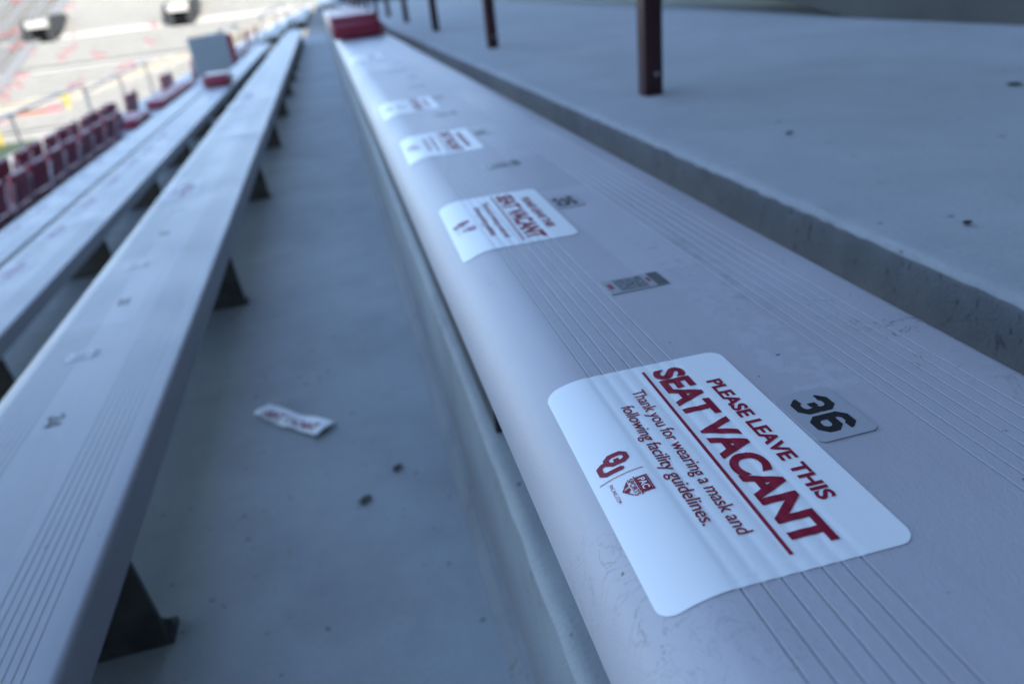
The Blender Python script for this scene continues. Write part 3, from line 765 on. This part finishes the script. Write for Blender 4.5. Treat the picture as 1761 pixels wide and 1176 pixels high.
handrail('long grey tube rail running along the tops of the lower maroon seats', curve([(-3.95, 6.8, -1.65), (-3.95, 6.8, -0.66), (-3.95, 12.6, -0.60), (-3.95, 12.6, -1.65)]), [(-3.95, 9.6, -1.69, -0.64)])
handrail('grey tube handrail on the stair aisle beyond the benches', curve([(-1.4, 16.6, -0.9), (-1.4, 16.6, 0.0), (-1.05, 21.0, 0.1), (-1.05, 21.0, -0.8)]), [(-1.2, 18.8, -0.9, 0.04)])
handrail('grey tube handrail rising behind the blue grey panel', curve([(-3.0, 17.5, -1.3), (-3.0, 17.5, -0.35), (-2.6, 24.0, -0.3), (-2.6, 24.0, -1.2)]), [(-2.8, 20.5, -1.3, -0.33)])

# ------------------------------------------------------------------ field and far stands
bm = bmesh.new()
v = [bm.verts.new(p) for p in ((-400, -300, -11), (400, -300, -11), (400, 500, -11), (-400, 500, -11))]; bm.faces.new(v)
struct(link('ground', bm, M['apron']))
bm = bmesh.new(); v = [bm.verts.new(p) for p in ((-95, -40, -10.985), (-34, -40, -10.985), (-34, 97, -10.985), (-95, 97, -10.985))]; bm.faces.new(v)
struct(link('playing_field', bm, M['turf']))

# our own stand continues in the sun beyond the stair aisle
bm = bmesh.new()
for i in range(-2, 14):
    x1 = -0.152 - 0.69 * (i - 1); x0 = x1 - 0.69; z = -0.2 - 0.25 * i
    lip(bm, x0, x1 + 0.0, z - 0.0, z - 0.25, 18.5, 56.0, 0.02, 2)
lip(bm, -9.8, 0.0 - 9.12, -3.72, -11.0, 18.5, 56, 0.02, 2)
struct(link('terrace_steps', bm, [M['standc'], M['standc']], smooth=40))
bm = bmesh.new()
for i in range(0, 13):
    x1 = -0.152 - 0.69 * i; z = -0.452 - 0.25 * i
    add_box(bm, x1 - 0.40, x1 - 0.02, 15.05, 18.45, z - 0.3, z + 0.0); 
struct(link('stair_aisle', bm, M['standc']))
nm = ['top', 'second', 'third', 'fourth', 'fifth', 'sixth', 'seventh', 'eighth', 'ninth', 'tenth', 'eleventh', 'twelfth']
for i in range(12):
    fx = -0.17 - 0.69 * i; z = -0.25 * i
    r = empty('bleacher_bench', (fx, 18.9, z)); tag(r, '%s sunlit bench row of the far section past the stair aisle' % nm[i], 'bench', 'sunlit benches beyond the stair aisle')
    bm = boxbm(0, 0.30, 0, 36.5, -0.05, 0.0, bev=0.008); link('seat_plank', bm, M['alu'], r, smooth=40)
    for k in range(9): link('bracket', boxbm(0.03, 0.26, 0.6 + k * 4.0, 0.64 + k * 4.0, -0.198, -0.0505), M['steel'], r)

# corner stand further round the bowl
cs = empty('corner_grandstand', (-6.5, 60.0, -2.6), rad(-10)); tag(cs, 'sunlit corner stand with pale rows, between the benches and the end stand', 'grandstand')
bm = bmesh.new()
NC = 16
for k in range(NC):
    x0, z0 = 0.75 * k, 0.36 * k
    prism(bm, [(x0, z0 - 9.0), (x0 + 0.75, z0 - 9.0), (x0 + 0.75, z0), (x0, z0)], 'y', 0.0, 70.0)
link('terrace', bm, M['standc'], cs)
for k in range(NC):
    link('bench_row', boxbm(0.75 * k + 0.30, 0.75 * k + 0.66, 0.2, 69.0, 0.36 * k + 0.36, 0.36 * k + 0.42), M['alu'], cs)
bm = bmesh.new(); add_box(bm, -0.30, -0.005, 0, 70, -9, 0.9); link('front_wall', bm, M['beige'], cs)
wallb = empty('brick_tower', (1.5, 62, 0)); tag(wallb, 'dark red brick block rising at the far end of the walkway', 'building')
link('wall', boxbm(0.2, 9, 0, 12, -5, 8), M['brick'], wallb); link('roof', boxbm(-0.2, 9.4, -0.4, 12.4, 8.002, 8.5), M['wall'], wallb)
bm = boxbm(0.12, 0.197, 3, 5, 0.5, 2.4); link('window', bm, M['dark'], wallb)

# end stand
es = empty('end_grandstand', (0, 95.0, -10.0)); tag(es, 'huge sunlit end stand with pale bench rows across the field', 'grandstand')
TD, RZ, NR = 0.76, 0.335, 48
XL, XR = -95.0, 6.0
def aisle_x(y): return -39.5 + (y - 103.8) * 0.235                # the stair aisle that runs down from the left portal
bm = bmesh.new()
for k in range(NR):
    prism(bm, [(TD * k, RZ * k - (4.0 if k else 3.0)), (TD * (k + 1), RZ * k - 4.0), (TD * (k + 1), RZ * k), (TD * k, RZ * k)], 'x', XL, XR)
link('terrace', bm, M['standc'], es)
CROSS = 26                                                        # cross aisle row in front of the portals
for k in range(NR):
    if k in (CROSS, 16): continue
    xa = aisle_x(95 + TD * k)
    y0 = TD * k + 0.24; z = RZ * k + 0.36
    link('bench_row', boxbm(XL + 0.5, xa - 0.7, y0 + 0.12, y0 + 0.40, z, z + 0.06), M['alu'], es)
    link('bench_row', boxbm(xa + 0.7, XR - 0.5, y0 - 0.04, y0 + 0.46, z - 0.12, z + 0.06), M['alu'], es)
for off, hw, m_ in ((0.0, 0.75, 'darkgrey2'), (-2.7, 0.22, 'darkgrey2'), (-5.4, 0.22, 'darkgrey2'), (-8.1, 0.22, 'darkgrey2'), (-10.8, 0.22, 'darkgrey2')):
    bm = bmesh.new(); y0, y1 = (0.4, TD * NR - 0.5)
    A = [bm.verts.new((aisle_x(95 + y) + off + sx * hw, y, RZ * (y / TD) + dz)) for y in (y0, y1) for sx in (-1, 1) for dz in (-0.2, 0.50)]
    bmesh.ops.convex_hull(bm, input=A); link('aisle_stair', bm, M[m_], es)
link('aisle_wall', boxbm(-34.0, XR, TD * CROSS + 0.66, TD * CROSS + 0.78, RZ * CROSS - 0.1, RZ * CROSS + 0.50), M['alu'], es)
link('back_wall', boxbm(XL, XR, TD * NR + 0.002, TD * NR + 0.5, 0, RZ * NR + 1.6), M['wall'], es)
pts = [(-95, 95.0, -7.6), (-38.8, 99.3, -7.2), (-30.5, 100.2, -6.7), (-17, 106.0, -4.2), (-5.0, 113.0, -1.6)]
bm = bmesh.new()
for (xa, ya, za), (xb, yb, zb) in zip(pts[:-1], pts[1:]):
    ra = [bm.verts.new(p) for p in ((xa, ya - 95, -1.0), (xa, ya - 95, za + 10), (xa, ya - 94.7, za + 10), (xa, ya - 94.7, -1.0))]
    rb = [bm.verts.new(p) for p in ((xb, yb - 95, -1.0), (xb, yb - 95, zb + 10), (xb, yb - 94.7, zb + 10), (xb, yb - 94.7, -1.0))]
    for i in range(4): bm.faces.new((ra[i], ra[(i + 1) % 4], rb[(i + 1) % 4], rb[i]))
link('front_wall', bm, M['beige'], es)

def portal(x, y, z, label):
    r = empty('stand_portal', (x, y, z)); tag(r, label, 'portal', 'entry portals of the end stand'); r.scale = (0.78, 1, 0.82)
    link('canopy', boxbm(-1.7, 1.7, -0.9, 3.5, 1.9, 3.0), M['alu'], r)
    bm = bmesh.new(); prism(bm, [(-2.1, -0.2), (-1.15, -0.2), (-1.15, 1.899), (-2.1, 1.899)], 'y', -0.7, 4.2)
    prism(bm, [(-3.1, -0.2), (-2.103, -0.2), (-2.103, 3.3), (-2.6, 2.6)], 'y', -0.3, 5.0); link('side_wall', bm, M['darkgrey'], r)
    bm = bmesh.new(); prism(bm, [(1.15, -0.2), (2.1, -0.2), (2.1, 1.899), (1.15, 1.899)], 'y', -0.7, 4.2)
    prism(bm, [(2.103, 0.6), (3.0, 1.2), (3.1, 3.6), (2.103, 3.6)], 'y', -0.3, 5.0); link('side_wall', bm, M['darkgrey'], r)
    link('opening', boxbm(-1.149, 1.149, -0.4, 4.0, -0.2, 1.895), M['dark'], r)  # solid near-black block; the shade inside is put into its colour
portal(-36.0, 114.6, -1.25, 'dark entry portal with white canopy, left in the end stand')
portal(-18.4, 114.6, -1.25, 'dark entry portal with white canopy, right in the end stand')

# small red seats left in groups on the end stand
def stand_z(y): return -10.0 + RZ * int((y - 95.0) / TD)
clusters = [(-40.4, 125.9), (-36.05, 125.1), (-32.9, 121.7), (-38.3, 115.2), (-36.3, 111.0), (-38.8, 112.5), (-31.1, 114.3), (-31.7, 110.7), (-32.1, 108.6), (-28.0, 108.3), (-21.8, 114.7), (-21.6, 109.9), (-37.2, 106.0), (-37.7, 103.7), (-38.1, 101.6), (-30.0, 102.4), (-40.3, 116.6), (-24.6, 104.6)]
proto = None
for (cx_, cy_) in clusters:
    for q in range(random.choice((2, 3, 4))):
        k = int((cy_ - 95.0) / TD) + random.choice((0, 0, 1)); x = cx_ + (q - 2) * 0.56 + random.uniform(-0.1, 0.1)
        if k == CROSS: continue
        y = 95 + TD * k + 0.36; z = -10 + RZ * k + 0.42
        if proto is None:
            bm = bmesh.new(); add_box(bm, -0.22, 0.22, -0.16, 0.14, 0.0, 0.06); add_box(bm, -0.22, 0.22, 0.15, 0.20, 0.03, 0.42)
            proto = link('red_seat', bm, M['red']); s = proto
        else: s = proto.copy(); COL.objects.link(s)
        s.location = (x, y, z); tag(s, 'small red seat in a scattered cluster on the sunlit end stand', 'seat', 'red seats dotted over the end stand')

# things at the edge of the field, far below
def fieldthing(name, bm, m_, label, cat, loc, group=None): tag(link(name, bm, m_, loc=loc), label, cat, group)
fieldthing('barrier_board', boxbm(-1.6, 1.6, -0.1, 0.1, 0, 1.9, bev=0.03), M['orange'], 'orange board standing at the foot of the end stand', 'board', (-35.0, 98.2, -10.1))
fieldthing('barrier_board', boxbm(-0.8, 0.8, -0.1, 0.1, 0, 1.9, bev=0.03), M['red'], 'red board standing right of the orange board', 'board', (-32.5, 98.2, -9.8))
for (x, y, z, h, lab) in ((-31.0, 98.6, -8.7, 1.9, 'yellow padded post below the end stand, right of the red board'), (-37.3, 93.0, -10.9, 1.9, 'yellow padded post low at the left picture edge')):
    bm = bmesh.new(); bmesh.ops.create_cone(bm, cap_ends=True, segments=12, radius1=0.30, radius2=0.27, depth=h)
    for vv in bm.verts: vv.co.z += h / 2
    bmesh.ops.bevel(bm, geom=[e for e in bm.edges if abs(e.verts[0].co.z - e.verts[1].co.z) < 1e-4], offset=0.06, segments=2, affect='EDGES')
    fieldthing('padded_post', bm, M['yellow'], lab, 'post', (x, y, z), 'yellow padded posts at the field edge')
bm = bmesh.new(); add_box(bm, -1.5, 1.5, -0.5, 0.5, 0, 1.5, bev=0.1); add_box(bm, -2.6, -1.52, -0.4, 0.4, 0, 1.2, bev=0.1)
fieldthing('equipment_cart', bm, M['vinyl_dark'], 'dark equipment cart beside the orange board at the field edge', 'cart', (-38.6, 98.0, -10.2))
